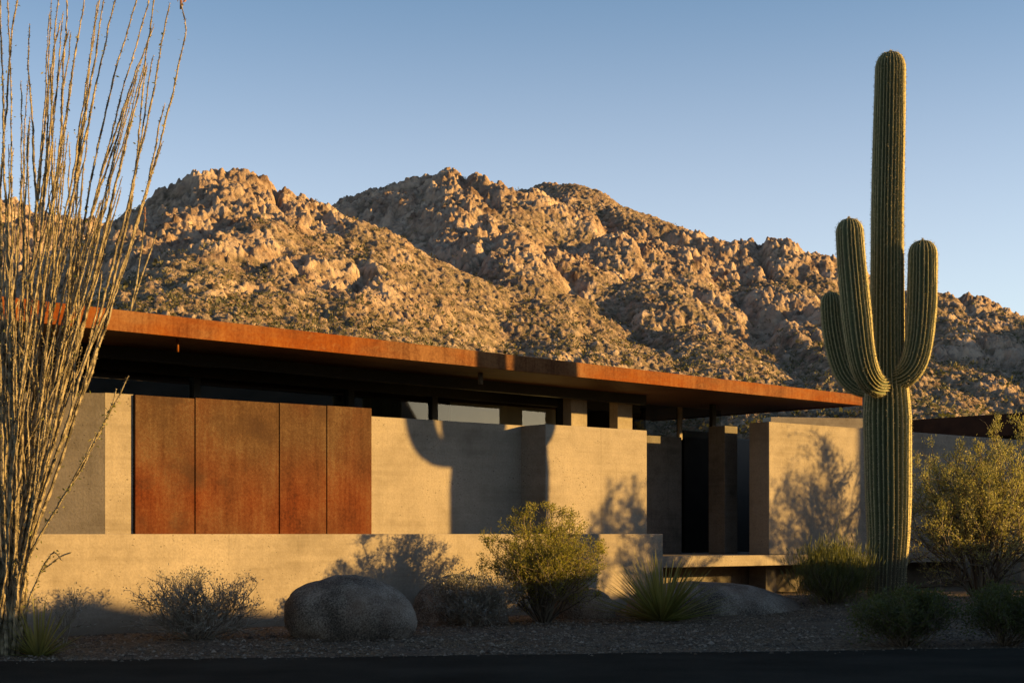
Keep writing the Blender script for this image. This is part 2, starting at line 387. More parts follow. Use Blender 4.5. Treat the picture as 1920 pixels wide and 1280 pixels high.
# ------------------------------------------------------------------ hills
def ridge(pts): return [at(*p) for p in pts]
RID = [ridge(r) for r in [
    [(-420, 300, 300), (-150, 330, 300), (0, 362, 300), (110, 397, 300), (190, 402, 305), (262, 398, 310), (330, 400, 330)],
    [(205, 430, 250), (250, 396, 236), (296, 400, 228), (340, 388, 226), (395, 386, 228), (428, 350, 231), (447, 316, 232), (470, 338, 230), (520, 364, 226), (600, 386, 222), (650, 404, 218), (720, 458, 210), (800, 550, 200), (870, 625, 190), (980, 700, 178)],
    [(345, 366, 221), (362, 418, 196), (360, 474, 168), (338, 545, 140), (300, 622, 118)],
    [(447, 318, 231), (480, 400, 203), (520, 500, 170), (555, 590, 138), (590, 660, 110)],
    [(560, 368, 224), (620, 450, 198), (680, 540, 170), (740, 620, 142)],
    [(540, 440, 335), (640, 385, 325), (690, 354, 320), (740, 339, 316), (800, 326, 312), (845, 328, 310), (900, 343, 311), (935, 360, 316), (985, 349, 328), (1030, 337, 330), (1080, 349, 322), (1140, 379, 312), (1175, 408, 304), (1215, 411, 296), (1260, 440, 291), (1330, 486, 289), (1380, 449, 291), (1430, 444, 290), (1480, 466, 285), (1568, 516, 277), (1630, 534, 272), (1760, 541, 265), (1860, 574, 252), (1920, 587, 246), (2100, 640, 236)],
    [(845, 328, 310), (885, 366, 287), (935, 430, 258), (980, 512, 228), (1015, 588, 198), (1050, 665, 162)],
    [(740, 339, 316), (765, 410, 292), (800, 480, 268)],
    [(1030, 337, 330), (1060, 420, 297), (1090, 500, 262), (1120, 580, 227), (1160, 650, 192)],
    [(1150, 385, 308), (1195, 438, 277), (1225, 508, 247), (1270, 600, 217), (1320, 670, 187), (1380, 730, 157)],
    [(1430, 444, 290), (1480, 520, 257), (1530, 600, 222), (1590, 680, 187)],
    [(1760, 541, 265), (1800, 620, 227), (1850, 700, 187)],
    [(1480, 720, 142), (1600, 716, 136), (1710, 742, 130), (1830, 776, 122), (1950, 806, 112)],
    [(2120, 600, 205), (2400, 520, 235), (2700, 480, 260)],
]]
def warp(x, y): return x + 17 * (fbm(x * .028, y * .028, 21, 4) - .5), y + 17 * (fbm(x * .028, y * .028, 31, 4) - .5)
for r in RID:
    for p in r:
        q = warp(A_([p[0]]), A_([p[1]])); p[0], p[1] = float(q[0][0]), float(q[1][0])
def hill_h(x, y):
    wx, wy = warp(x, y)
    H = np.full_like(x, -9.0)
    for ri, r in enumerate(RID):
        ro = 2.5 if ri == 1 else 7.0      # the left hill has the sharper crest
        hr = np.full_like(x, -99.0)
        for a, b2 in zip(r[:-1], r[1:]):
            ax, ay, az = a; bx, by, bz = b2; ex, ey = bx - ax, by - ay
            u = np.clip(((wx - ax) * ex + (wy - ay) * ey) / (ex * ex + ey * ey), 0, 1)
            d = np.hypot(wx - ax - u * ex, wy - ay - u * ey)
            z = az + (bz - az) * u - (np.sqrt(d * d + ro * ro) - ro) * .64
            hr = np.maximum(hr, z)
        H = np.maximum(H, hr) + .6 * np.log1p(np.exp(-np.abs(H - hr) / .6)) * 1.0
    base = .02 * (y - 60) - 1.0 + 2.5 * (fbm(x * .02, y * .02, 41, 3) - .4)
    return np.maximum(H, base)
def hill_detail(x, y, H):
    up = np.clip((H - 14) / 38, 0, 1)
    rock = np.clip((fbm(x * .05, y * .05, 51, 4) - .50) * 5 + up * .75, 0, 1)
    gul = np.abs(fbm(x * .06, y * .03, 61, 4) - .5) * 2
    crag = 1 - np.abs(2 * fbm(x * .11, y * .07, 63, 4) - 1)
    gch = np.exp(-(np.abs(fbm(x * .075 + 40, y * .03, 65, 4) - .5) / .06) ** 2)
    z = H - 1.2 + 1.5 * (gul - .3) - 1.3 * gch * (.5 + rock) + 1.6 * rock ** 1.5 * (crag - .8)
    wx = x + 1.2 * vn(x * .6, y * .6, 8); wy = y + 1.2 * vn(x * .6, y * .6, 18)
    b6, i6 = domes(wx, wy, 4.2, 71, .5)
    b3, i3 = blocks(wx, wy, 2.1, 81, .7)
    b1, i1 = blocks(x, y, 1.0, 111, .85)
    b0, i0 = domes(x, y, .6, 131, .85)
    z = z + b6 * 4.2 * .27 * rock ** 2 + b3 * 2.1 * (.03 + .30 * rock) + b1 * (.34 + .32 * rock) + b0 * .6 * .55
    z = z + .7 * (fbm(x * .8, y * .8, 99, 4) - .5)
    tone = .4 * i3 + .35 * i1 + .25 * i6
    bare = np.clip(b3 * 1.6 * (.3 + rock) + b1 * 1.1 + b6 * rock, 0, 1)
    return z, tone, rock, bare
a_ = np.concatenate([np.linspace(-1.2, -.375, 40), np.linspace(-.37, .37, 1250), np.linspace(.375, 1.3, 60)])
d_ = np.concatenate([np.linspace(58, 105, 50), np.linspace(105.3, 235, 460), np.linspace(235.4, 345, 290), np.linspace(347, 460, 30)])
AA, DD = np.meshgrid(a_, d_); HX = AA * DD; HY = DD
HZ = hill_h(HX, HY); HZ0 = HZ
HZ, tone, rock, bare = hill_detail(HX, HY, HZ)
nA = len(a_); i = np.arange(len(d_) - 1)[:, None] * nA; j = np.arange(nA - 1)[None]
Q = np.stack([i + j, i + j + 1, i + nA + j + 1, i + nA + j], -1).reshape(-1, 4)
def hillmat():
    m, n, l, b = nodes("desert_hillside")
    co = N(n, "ShaderNodeTexCoord").outputs["Object"]
    tn = N(n, "ShaderNodeAttribute", attribute_name="tone").outputs["Fac"]
    rk = N(n, "ShaderNodeAttribute", attribute_name="rock").outputs["Fac"]
    br = N(n, "ShaderNodeAttribute", attribute_name="bare").outputs["Fac"]
    f = noise(n, l, co, .9, 6, .65); f2 = noise(n, l, co, .06, 4, .6)
    t2 = mth(n, l, 'ADD', mth(n, l, 'MULTIPLY', tn, .6), mth(n, l, 'MULTIPLY', f, .4))
    stone = ramp(n, l, t2, [(.28, (.12, .074, .05)), (.42, (.32, .215, .145)), (.63, (.52, .375, .26))])
    soil = ramp(n, l, f, [(.36, (.09, .066, .04)), (.52, (.235, .172, .106)), (.7, (.37, .27, .17))])
    col = mix(n, l, mth(n, l, 'ADD', br, mth(n, l, 'MULTIPLY', rk, .35), True), soil, stone)
    col = mix(n, l, ramp(n, l, f2, [(.44, 0.0), (.62, .55)]), col, mix(n, l, .5, col, (.10, .062, .045)))
    scr = mth(n, l, 'MULTIPLY', ramp(n, l, noise(n, l, co, .42, 5, .7), [(.55, 0.0), (.64, .6)]), mth(n, l, 'SUBTRACT', 1.0, mth(n, l, 'MULTIPLY', br, .8)), True)
    col = mix(n, l, scr, col, (.045, .042, .022))
    l.new(col, b.inputs["Base Color"]); b.inputs["Roughness"].default_value = .95; b.inputs["Specular IOR Level"].default_value = .1
    f3 = noise(n, l, co, 2.6, 5, .75); bump(n, l, mth(n, l, 'ADD', f, mth(n, l, 'MULTIPLY', f3, .6)), 1.0, .6, b); return m
o = mk("hills", np.stack([HX, HY, HZ], -1).reshape(-1, 3), Q, hillmat(), smooth=True, attrs={'tone': tone.ravel(), 'rock': rock.ravel(), 'bare': bare.ravel()})
o['kind'] = 'structure'
# scrub on the hills: nobody could count it
ns = 30000
sa = rng.uniform(-.37, .37, ns); sy = 100 + 210 * rng.random(ns) ** 1.1; sx = sa * sy
h0 = hill_h(sx, sy); hz, _, rk_, _b = hill_detail(sx, sy, h0)
keep = (rng.random(ns) > rk_ * .8) & (rng.random(ns) < np.clip(1.25 - (h0 - 5) / 50, .2, 1)); sx, sy, hz = sx[keep], sy[keep], hz[keep]; ns = len(sx)
mb = MB(); kk = 12
rad = .18 + rng.gamma(2.0, .12, ns)
dirs = rng.normal(size=(ns, kk, 3)); dirs[..., 2] = np.abs(dirs[..., 2]) * .8 + .1; dirs /= np.linalg.norm(dirs, axis=-1, keepdims=True)
pos = np.stack([sx, sy, hz - .05], -1)[:, None] + dirs * rad[:, None, None] * rng.uniform(.3, .75, (ns, kk, 1))
mb.leaves(pos.reshape(-1, 3), dirs.reshape(-1, 3), np.repeat(rad * .42, kk), np.repeat(rad * .3, kk), np.repeat(rng.random(ns), kk))
o = mb.build("desert_scrub", leafmat("hill_scrub_leaf", (.04, .038, .02), (.13, .105, .05), .15), attr='v')
o['kind'] = 'stuff'; o['label'] = 'low olive desert scrub dotted over the rocky hillside'; o['category'] = 'scrub'

# low range added far off on the sun side to darken window reflections
yy = np.linspace(-2600, 2600, 260); xx = np.linspace(1350, 2100, 40)
def far_z(x, y):
    c = 1 - np.abs(x - 1720) / 380
    return np.maximum(-5, (150 + 75 * fbm(y * .003, y * 0, 13, 4) + 18 * fbm(y * .02, x * .02, 14, 3)) * np.clip(c, 0, 1) ** .8 * (1 - .62 * np.exp(-((y + 242) / 100) ** 4)) - 4)  # gap shaped so one pane reflects bright sky
V, Q = grid(xx, yy, far_z)
mk("reflected_hills", V, Q, plain("distant_rock", (.30, .23, .16), (.45, .34, .24), .02, .95, 0))['kind'] = 'structure'

# ------------------------------------------------------------------ house
house = thing("house", "long low desert house of board-formed concrete and rusted steel panels under a thin cantilevered roof", "house", P(3, 2, 0))
TP = 2.61; TC = 2.53
ROOF_B = lambda t: EYE + 2.142 - .0065 * t
ROOF_T = lambda t: ROOF_B(t) + .225 - .0045 * (t + 2)
tl = t_at(197, 1.0); tp = [t_at(p, .97) for p in (252, 365, 523, 612, 697)]
c0 = P(tl, 1.0, 0)[:2]; c1 = P(tp[0], 1.0, 0)[:2]; c2 = P(tp[0], 1.4, 0)[:2]
def poly(name, pts, z0, z1, mat, par):
    V = [(*p, z0) for p in pts] + [(*p, z1) for p in pts]; k = len(pts)
    me = mk(name, V, [[i, (i + 1) % k, k + (i + 1) % k, k + i] for i in range(k)], mat, par)
    bm_ = MB(); bm_.add(V, None, [[i, (i + 1) % k, k + (i + 1) % k, k + i] for i in range(k)])
    bm_.add([V[i] for i in range(k)] + [V[k + i] for i in range(k)], [[0, i + 1, i] for i in range(1, k - 1)] + [[k, k + i, k + i + 1] for i in range(1, k - 1)])
    bpy.data.objects.remove(me); return bm_.build(name, mat, par)
poly("wall", [c0, c1, c2, c0 + A_([0, .55])], -.1, TP, M_conc, house)
poly("wall", [c0 + A_([-4.2, -.6]), c0 + A_([-.003, 0]), c0 + A_([-.003, .5]), c0 + A_([-4.2, -.1])], -.1, TP - .004, M_conc, house)
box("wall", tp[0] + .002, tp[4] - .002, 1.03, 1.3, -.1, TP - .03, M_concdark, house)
tw = t_at(1023, .5)
box("wall", tp[4] + .002, tw + .3, 1.0, 1.35, -.1, TC, M_conc, house)
tb = t_at(1213, .5)
box("wall", tw, tb, .5, 1.75, -.1, TC - .01, M_conc, house)
tops = [TP - .005, TP + .005, TP + .01, TP + .015]
for q in range(4):
    box("cladding_panel", tp[q] + .007, tp[q + 1] - .007, .962, 1.02, .3, tops[q], M_panel, house, .004)
# roof: thin rusted steel edge round a dark soffit
tr0, tr1 = -9.0, t_at(1617, .3); s0, s1 = .3, 5.0
def roofv(t0, t1, sa, sb, b0, t_):
    return [P(t0, sa, b0(t0)), P(t1, sa, b0(t1)), P(t1, sb, b0(t1)), P(t0, sb, b0(t0)), P(t0, sa, t_(t0)), P(t1, sa, t_(t1)), P(t1, sb, t_(t1)), P(t0, sb, t_(t0))]
rf = mk("roof", roofv(tr0 + .03, tr1 - .03, s0 + .03, s1, lambda t: ROOF_B(t) + .015, lambda t: ROOF_T(t) - .02), BOXQ, M_soffit, house)
rf['_org'] = house['_org']
def sub(name, V, mat, par, bevel=.004):
    o = mk(name, V, BOXQ, mat, house, bevel=bevel); o.parent = par; return o
sub("fascia", roofv(tr0, tr1, s0, s0 + .028, ROOF_B, ROOF_T), M_fascia, rf)
sub("fascia", roofv(tr1 - .028, tr1, s0 + .028, s1, ROOF_B, ROOF_T), M_fascia, rf)
# steel beams under the soffit
for s_b in (2.52,):
    mk("header_beam", roofv(tr0 + .1, t_at(1200, s_b), s_b, s_b + .14, lambda t: ROOF_B(t) - .16, lambda t: ROOF_B(t) + .012), BOXQ, M_black, house)
# clerestory glazing
gs = 2.6
edges = [-2000, 120, 366, 655, 812, 1052]
for q in range(5):
    ta = -8.5 if q == 0 else t_at(edges[q], gs); tz = t_at(edges[q + 1], gs)
    wn = mk("window", [P(ta + .05, gs, 2.3), P(tz - .05, gs, 2.3), P(tz - .05, gs, ROOF_B(tz) - .16), P(ta + .05, gs, ROOF_B(ta) - .16)], [[0, 1, 2, 3]], M_glass, house)
    o = mk("mullion", boxv(tz - .05, tz + .05, gs - .05, gs + .07, 2.0, ROOF_B(tz) - .15), BOXQ, M_black, house); o.parent = wn
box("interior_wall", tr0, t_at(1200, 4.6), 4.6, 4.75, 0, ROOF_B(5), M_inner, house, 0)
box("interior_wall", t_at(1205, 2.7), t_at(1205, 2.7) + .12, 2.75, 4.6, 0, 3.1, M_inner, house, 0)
box("sky_reflection_panel", t_at(845, 3.0), t_at(1046, 3.0), 3.0, 3.02, 1.8, 3.0, M_reflpanel, house, 0)  # panel added behind the glass to imitate a pale sky reflection
# concrete posts standing on the projecting wall
for a0, a1 in ((1071, 1101), (1158, 1186)):
    box("post", t_at(a0, 1.78), t_at(a1, 1.78), 1.78, 1.96, 2.3, ROOF_B(5) + .01, M_conc, house)
mk("header_beam", roofv(tr0 + .2, t_at(1212, 1.6), 1.6, 1.72, lambda t: ROOF_B(t) - .13, lambda t: ROOF_B(t) + .012), BOXQ, M_black, house)
box("post", t_at(1055, 1.98), t_at(1070, 1.98), 1.98, 2.1, 2.3, ROOF_B(5) + .01, M_black, house)
# entry recess
ZF = .727
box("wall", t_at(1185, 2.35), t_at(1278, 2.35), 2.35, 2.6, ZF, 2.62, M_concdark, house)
box("door", t_at(1283, 3.2), t_at(1336, 3.2), 3.2, 3.26, ZF, 2.82, M_door, house)
dtr = t_at(1410, 3.4)
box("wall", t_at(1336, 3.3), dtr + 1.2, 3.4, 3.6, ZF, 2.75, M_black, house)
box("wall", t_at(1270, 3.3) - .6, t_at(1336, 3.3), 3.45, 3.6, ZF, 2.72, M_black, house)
box("post", t_at(1336, 1.9), t_at(1343, 1.9), 1.9, 1.97, ZF, ROOF_B(8) + .01, M_black, house, .003)
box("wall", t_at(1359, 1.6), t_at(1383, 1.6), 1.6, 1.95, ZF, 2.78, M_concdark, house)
# glass above the entry
wn = mk("window", [P(t_at(1190, 2.6), 2.6, 2.62), P(t_at(1352, 2.6), 2.6, 2.62), P(t_at(1352, 2.6), 2.6, ROOF_B(8)), P(t_at(1190, 2.6), 2.6, ROOF_B(8))], [[0, 1, 2, 3]], M_glass, house)
o = mk("mullion", boxv(t_at(1272, 2.58), t_at(1277, 2.58), 2.55, 2.62, 2.6, ROOF_B(8)), BOXQ, M_conc, house); o.parent = wn
# long front wall right of the entry
t2_ = t_at(1442, .64)
box("wall", t2_, 19.5, .64, 1.04, ZF, 2.79, M_conc, house)
# soffit lights
def cyl(name, c, r, h, mat, par, k=16):
    mb = MB(); mb.tube([c, c - A_([0, 0, h * .5]), c - A_([0, 0, h])], r, k); return mb.build(name, mat, par, True)
tt = t_at(901, .95); p0 = P(tt, .95, ROOF_B(tt) + .02); cyl("soffit_light", p0, .035, .15, M_concdark, house)
tt = t_at(333, .55); p0 = P(tt, .55, ROOF_B(tt) + .02); cyl("soffit_light", p0, .015, .15, M_fascia, house)

# low front wall
plw = tag(box("planter_wall", t_at(40, 0), t_at(1243, 0), 0, .45, -.2, EYE - .003, M_conc, None), "low pale concrete wall running along the gravel bed in front of the rusted panels", "wall")
# terrace ledge
ter = thing("terrace_ledge", "thin floating concrete ledge between the low wall's end and the saguaro, dark void beneath", "ledge", P(8, .6, 0))
box("slab", t_at(1243, .46) - .9, 16, .46, 5.4, ZF - .165, ZF - .003, M_conc, ter)
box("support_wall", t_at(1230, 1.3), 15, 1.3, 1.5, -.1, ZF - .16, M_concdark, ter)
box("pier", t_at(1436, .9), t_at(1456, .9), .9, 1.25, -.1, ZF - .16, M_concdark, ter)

# rear garden wall seen between roof and front wall
def wbox(name, corners, z0, z1, mat, par=None, bevel=.008):
    V = [(*c, z0) for c in corners] + [(*c, z1) for c in corners]; return mk(name, V, BOXQ, mat, par, bevel=bevel)
tag(wbox("rear_parapet", [(5.3, 31.7), (10.2, 32.6), (10.1, 33.0), (5.2, 32.1)], 0, 3.44, M_conc), "far pale concrete parapet glimpsed below the tip of the rusted roof", "wall")
# the other wing, to the right
wing = thing("house_wing", "second house wing at the right edge with a shaded steel roof edge", "house", (11.5, 31.5, 0))
q0 = A_([9.93, 30.0]); dv = A_([dx, dy]); nv = A_([nx, ny])
def pl(a, b2): return tuple(q0 + dv * a + nv * b2)
wr = wbox("roof", [pl(.03, 0), pl(6, 0), pl(6, 6), pl(.03, 6)], 3.0, 3.38, M_soffit, wing)
o = wbox("fascia", [pl(0, 0), pl(.03, 0), pl(.03, 6), pl(0, 6)], 2.97, 3.40, M_wingsteel, wing); o.parent = wr
wbox("wall", [pl(.9, .6), pl(5.5, .6), pl(5.5, 5.5), pl(.9, 5.5)], 0, 3.0, M_conc, wing)
# unseen block added right of the frame to shade the wall beside the saguaro
shade_vol = thing("shade_block", "tall concrete block added past the right edge to shade the wall", "shade block", (20, 27.5, 0))
wbox("wall", [(18.0, 24.28), (23, 24.28), (23, 30), (18.0, 30)], 0, 5.2, M_conc, shade_vol)
wbox("roof", [(17.95, 24.25), (23.05, 24.25), (23.05, 30.05), (17.95, 30.05)], 5.2, 5.35, M_fascia, shade_vol)
wbox("door", [(19, 24.22), (22, 24.22), (22, 24.30), (19, 24.30)], .02, 2.5, M_panel, shade_vol)

# ------------------------------------------------------------------ saguaro
def saguaro_column(mb, sp, path, radf, ribs, dome, seed):
    """ribbed column along a path (k,3); radf(u) radius at arc fraction; spine tufts into sp"""
    path = A_(path, dtype=float)
    d = np.concatenate([[0], np.cumsum(np.linalg.norm(np.diff(path, axis=0), axis=1))]); L = d[-1]
    m = int(L / .035) + 8; u = np.linspace(0, 1, m)
    # Catmull-like smoothing by dense interpolation and averaging
    q = np.stack([np.interp(u * L, d, path[:, c]) for c in range(3)], 1)
    for _ in range(int(m * .06) + 2 if ribs > 25 else int(m * .5)):
        q[1:-1] = (q[:-2] + 2 * q[1:-1] + q[2:]) / 4
    R = A_([radf(x) for x in u])
    rest = (1 - u) * L; R = R * np.sqrt(np.clip(1 - (1 - np.clip(rest / dome, 0, 1)) ** 2.2, 0.0004, 1))
    tan = np.gradient(q, axis=0); tan /= np.linalg.norm(tan, axis=1, keepdims=True)
    ref = A_([0, 1.0, 0.02]); U = np.cross(tan, ref); U /= np.linalg.norm(U, axis=1, keepdims=True); W = np.cross(tan, U)
    per = 6; K = ribs * per; ang = np.arange(K) * 2 * math.pi / K
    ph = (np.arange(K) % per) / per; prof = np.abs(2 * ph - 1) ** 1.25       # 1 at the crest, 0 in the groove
    r_ = np.random.default_rng(seed)
    jit = r_.normal(size=ribs) * .10; ang = ang + np.interp(np.arange(K) / per, np.arange(ribs + 1), np.append(jit, jit[0])) * 2 * math.pi / ribs
    wob = .012 * np.sin(u[:, None] * 17 + r_.uniform(0, 6, ribs).repeat(per)[None]) 
    rr = R[:, None] * (1 - .20 * (1 - prof)[None] + wob)
    V = q[:, None] + rr[..., None] * (U[:, None] * np.cos(ang)[None, :, None] + W[:, None] * np.sin(ang)[None, :, None])
    i = np.arange(m - 1)[:, None] * K; j = np.arange(K)[None]; j2 = (j + 1) % K
    Q = np.stack([i + j, i + j2, i + K + j2, i + K + j], -1).reshape(-1, 4)
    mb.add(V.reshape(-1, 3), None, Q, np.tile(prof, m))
    # tufts of spines along every crest
    cr = np.arange(ribs) * per
    for ii in range(1, m):
        out = U[ii] * np.cos(ang[cr])[:, None] + W[ii] * np.sin(ang[cr])[:, None]
        slope = tan[ii] * (.5 if rest[ii] < dome * .6 else .0)
        base = V[ii, cr] + r_.normal(size=(ribs, 3)) * .003
        for _ in range(4):
            dr = out * .8 + slope * .6 + r_.normal(size=(ribs, 3)) * .65
            sp.leaves(base - out * .004, dr, r_.uniform(.014, .034, ribs), .004, r_.random(ribs))
cx, cy = 4.845, 20.07
cz = float(ground_z(cx, cy))
sag = thing("saguaro", "tall saguaro cactus with three upturned arms standing at the right in front of the ledge", "cactus", (cx, cy, cz))
def sagmat():
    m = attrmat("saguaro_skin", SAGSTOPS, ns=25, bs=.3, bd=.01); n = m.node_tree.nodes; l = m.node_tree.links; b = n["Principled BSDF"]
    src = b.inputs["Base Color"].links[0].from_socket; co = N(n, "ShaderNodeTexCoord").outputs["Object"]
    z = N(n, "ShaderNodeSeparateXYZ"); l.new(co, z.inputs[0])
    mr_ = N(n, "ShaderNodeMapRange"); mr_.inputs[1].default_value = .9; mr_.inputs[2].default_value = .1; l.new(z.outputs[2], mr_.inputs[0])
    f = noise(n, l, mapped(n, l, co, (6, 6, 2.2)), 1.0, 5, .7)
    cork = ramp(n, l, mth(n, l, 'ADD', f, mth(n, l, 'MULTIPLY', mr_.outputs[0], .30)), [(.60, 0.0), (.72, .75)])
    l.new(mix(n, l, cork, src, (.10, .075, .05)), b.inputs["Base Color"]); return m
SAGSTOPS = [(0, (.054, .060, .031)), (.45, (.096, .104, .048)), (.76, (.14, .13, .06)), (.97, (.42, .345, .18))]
M_sag = sagmat()
M_spine = leafmat("saguaro_spines", (.30, .24, .14), (.50, .40, .24), .25)
def pm(px, py, dyy=0.0):
    D = cy + dyy; return [(px - 960) / F * D, D, EYE + (1000 - py) / F * D]
def radpts(pts, D=cy):
    us = [p[0] for p in pts]; rs = [p[1] * .5 * D / F for p in pts]
    return lambda x: np.interp(x, us, rs)
def column(name, path, rp, ribs, dome, seed):
    mb, sp = MB(), MB(); saguaro_column(mb, sp, path, radpts(rp), ribs, dome, seed)
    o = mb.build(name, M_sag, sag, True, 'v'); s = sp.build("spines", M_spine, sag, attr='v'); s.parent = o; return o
column("trunk", [[cx, cy, cz - .1], pm(1666, 1000), pm(1664, 800), pm(1663, 700), pm(1663, 560), pm(1664, 400), pm(1668, 200), pm(1670, 96)],
       [(0, 66), (.08, 74), (.2, 86), (.34, 90), (.385, 82), (.43, 66), (.6, 62), (.9, 58), (1, 56)], 28, .24, 1)
column("arm", [pm(1655, 726, -.12), pm(1636, 722, -.42), pm(1621, 696, -.56), pm(1613, 655, -.62), pm(1607, 600, -.64), pm(1600, 530, -.64), pm(1594, 460, -.62), pm(1592, 408, -.62)],
       [(0, 40), (.2, 48), (.5, 54), (.8, 52), (1, 49)], 22, .20, 2)
column("arm", [pm(1650, 724, .05), pm(1612, 727, .22), pm(1585, 705, .30), pm(1571, 660, .32), pm(1562, 610, .32), pm(1558, 546, .32)],
       [(0, 40), (.3, 44), (.6, 46), (1, 42)], 20, .18, 3)
column("arm", [pm(1672, 714, -.05), pm(1697, 708, -.2), pm(1715, 684, -.26), pm(1724, 640, -.28), pm(1729, 570, -.28), pm(1730, 510, -.28), pm(1730, 449, -.28)],
       [(0, 44), (.25, 50), (.6, 55), (.85, 54), (1, 52)], 22, .20, 4)

# ------------------------------------------------------------------ ocotillo
M_cane = attrmat("ocotillo_bark", [(0, (.065, .052, .032)), (.5, (.225, .176, .106)), (1, (.36, .285, .175))], ns=55, bs=.8, bd=.02)
M_ocoleaf = leafmat("ocotillo_leaf", (.10, .12, .03), (.26, .22, .06), .35)
M_flower = leafmat("ocotillo_flower", (.24, .10, .07), (.34, .19, .13), .3)
M_thorn = leafmat("ocotillo_thorn", (.26, .20, .10), (.50, .40, .22), .15)
def cane_mesh(mb, th_, pts, r0, r1, r_):
    pts = A_(pts, dtype=float); d = np.concatenate([[0], np.cumsum(np.linalg.norm(np.diff(pts, axis=0), axis=1))])
    m = max(12, int(d[-1] / .035)); u = np.linspace(0, d[-1], m)
    q = np.stack([np.interp(u, d, pts[:, c]) for c in range(3)], 1)
    for _ in range(max(2, m // 14)): q[1:-1] = (q[:-2] + 2 * q[1:-1] + q[2:]) / 4
    w1 = np.cumsum(r_.normal(size=(m, 3)) * .0024, axis=0); w1 -= np.linspace(0, 1, m)[:, None] * w1[-1] * .5; w1[:, 2] = 0
    q = q + w1
    R = np.linspace(r0, r1, m) * (1 + .27 * r_.uniform(-1, 1, m)); R[-1] = .002
    mb.tube(q, R, 6, np.repeat(np.clip(.45 + .4 * r_.normal(size=m), 0, 1), 6))
    kk = 5
    tn = np.gradient(q, axis=0); tn /= np.linalg.norm(tn, axis=1, keepdims=True)
    for _ in range(kk):
        dr = r_.normal(size=(m, 3)); dr -= tn * (dr * tn).sum(1, keepdims=True) * .6
        dr /= np.linalg.norm(dr, axis=1, keepdims=True)
        th_.leaves(q + dr * R[:, None] * .8, dr + tn * .5, r_.uniform(.007, .018, m), r_.uniform(.004, .008, m), r_.uniform(.6, 1.1, m))
    return q
def ocotillo(root, canes, flowers=()):
    r_ = np.random.default_rng(11)
    for q_, (pts, r0, r1, side, leafy, fl) in enumerate(canes):
        mb = MB(); th_ = mb; q = cane_mesh(mb, th_, pts, r0, r1, r_)
        for _ in range(side):
            k0 = int(len(q) * r_.uniform(.3, .75)); ln = int(len(q) * r_.uniform(.12, .35)); k1 = min(len(q) - 1, k0 + ln)
            off = np.linspace(0, 1, 6)[:, None] * A_([r_.normal() * .16, r_.normal() * .16, .0])
            cane_mesh(mb, th_, q[np.linspace(k0, k1, 6).astype(int)] + off, r0 * .62, r1 * .8, r_)
        o = mb.build("cane", M_cane, root, False, 'v')
        if leafy:
            lm = MB(); n_ = leafy; idx = (len(q) * r_.uniform(.25, .95, n_)).astype(int)
            lm.leaves(q[idx] + r_.normal(size=(n_, 3)) * .02, r_.normal(size=(n_, 3)), r_.uniform(.02, .05, n_), .016, r_.random(n_))
            s = lm.build("leaves", M_ocoleaf, root, attr='v'); s.parent = o
        if fl:
            fm = MB(); n_ = 45; c = q[-1]; fm.tube([c - A_([0, 0, .06]), c + A_([0, 0, .12]), c + A_([0, 0, .22])], .012, 5, .5); hgt = r_.uniform(-.05, .24, n_)
            fm.leaves(c + np.stack([r_.normal(size=n_) * .012, r_.normal(size=n_) * .012, np.clip(hgt, -.04, .2)], 1), r_.normal(size=(n_, 3)) + A_([0, 0, .5]), .045, .018, r_.random(n_))
            s = fm.build("flower", M_flower, root, attr='v'); s.parent = o
OD = 14.0
def po(px, py, dyy=0.0): return at(px, py, OD + dyy)
oc_org = po(8, 1195); oc_org[2] = float(ground_z(oc_org[0], oc_org[1]))
oco = thing("ocotillo", "huge ocotillo at the left edge, dozens of tall thorny canes fanning up from one base", "ocotillo", oc_org)
r_ = np.random.default_rng(5)
canes = []
base = oc_org - A_([0, 0, .05])
main = [ # hand placed leaders: tip pixel, bow
    ([(70, 985), (118, 850), (188, 628), (270, 352), (320, 160), (347, 60), (336, 6)], 1),
    ([(62, 985), (105, 850), (170, 640), (235, 400), (282, 200), (318, 5)], 0),
    ([(50, 980), (85, 850), (140, 640), (205, 380), (265, 140), (300, -60)], 0),
    ([(40, 990), (70, 850), (118, 620), (160, 400), (210, 150), (256, -10)], 0),
    ([(35, 990), (60, 840), (98, 620), (140, 380), (190, 130), (230, -30)], 0),
    ([(30, 990), (48, 840), (78, 620), (112, 330), (150, 60), (165, -40)], 0),
    ([(24, 990), (35, 840), (52, 620), (70, 380), (92, 150), (112, 40)], 0),
    ([(15, 990), (18, 830), (16, 600), (12, 350), (8, 120), (4, -80)], 0),
    ([(12, 990), (10, 830), (6, 600), (4, 350), (22, 80), (45, -80)], 0),
    ([(66, 980), (110, 860), (180, 700), (215, 560), (262, 330), (280, 120)], 0),
]
for pts, fl in main:
    ydev = r_.uniform(-.5, .5)
    path = [base + A_([r_.normal() * .09, r_.normal() * .09, 0])] + [po(x, y, ydev * (k + 1) / len(pts)) for k, (x, y) in enumerate(pts)]
    canes.append((path, .021, .006, 2, 25, fl))
for q_ in range(48):
    lean = r_.uniform(-.05, 1.0) if q_ < 40 else r_.uniform(-1.3, -.1)
    hh = r_.uniform(.45, 1.02); px1 = 10 + lean * 300
    pts = []
    bow = r_.normal() * 12
    for f_ in (.16, .32, .5, .7, .88, 1.0):
        y = 1180 - f_ * hh * 1210; x = 15 + (px1 - 15) * (f_ * hh) ** 1.05 + bow * math.sin(f_ * 3.1)
        pts.append((x, y))
    ydev = r_.uniform(-.9, .9)
    path = [base + A_([r_.normal() * .1, r_.normal() * .1, 0])] + [po(x, y, ydev * (k + 1) / 6) for k, (x, y) in enumerate(pts)]
    canes.append((path, r_.uniform(.013, .020), .005, int(r_.integers(1, 4)), 12, 0))
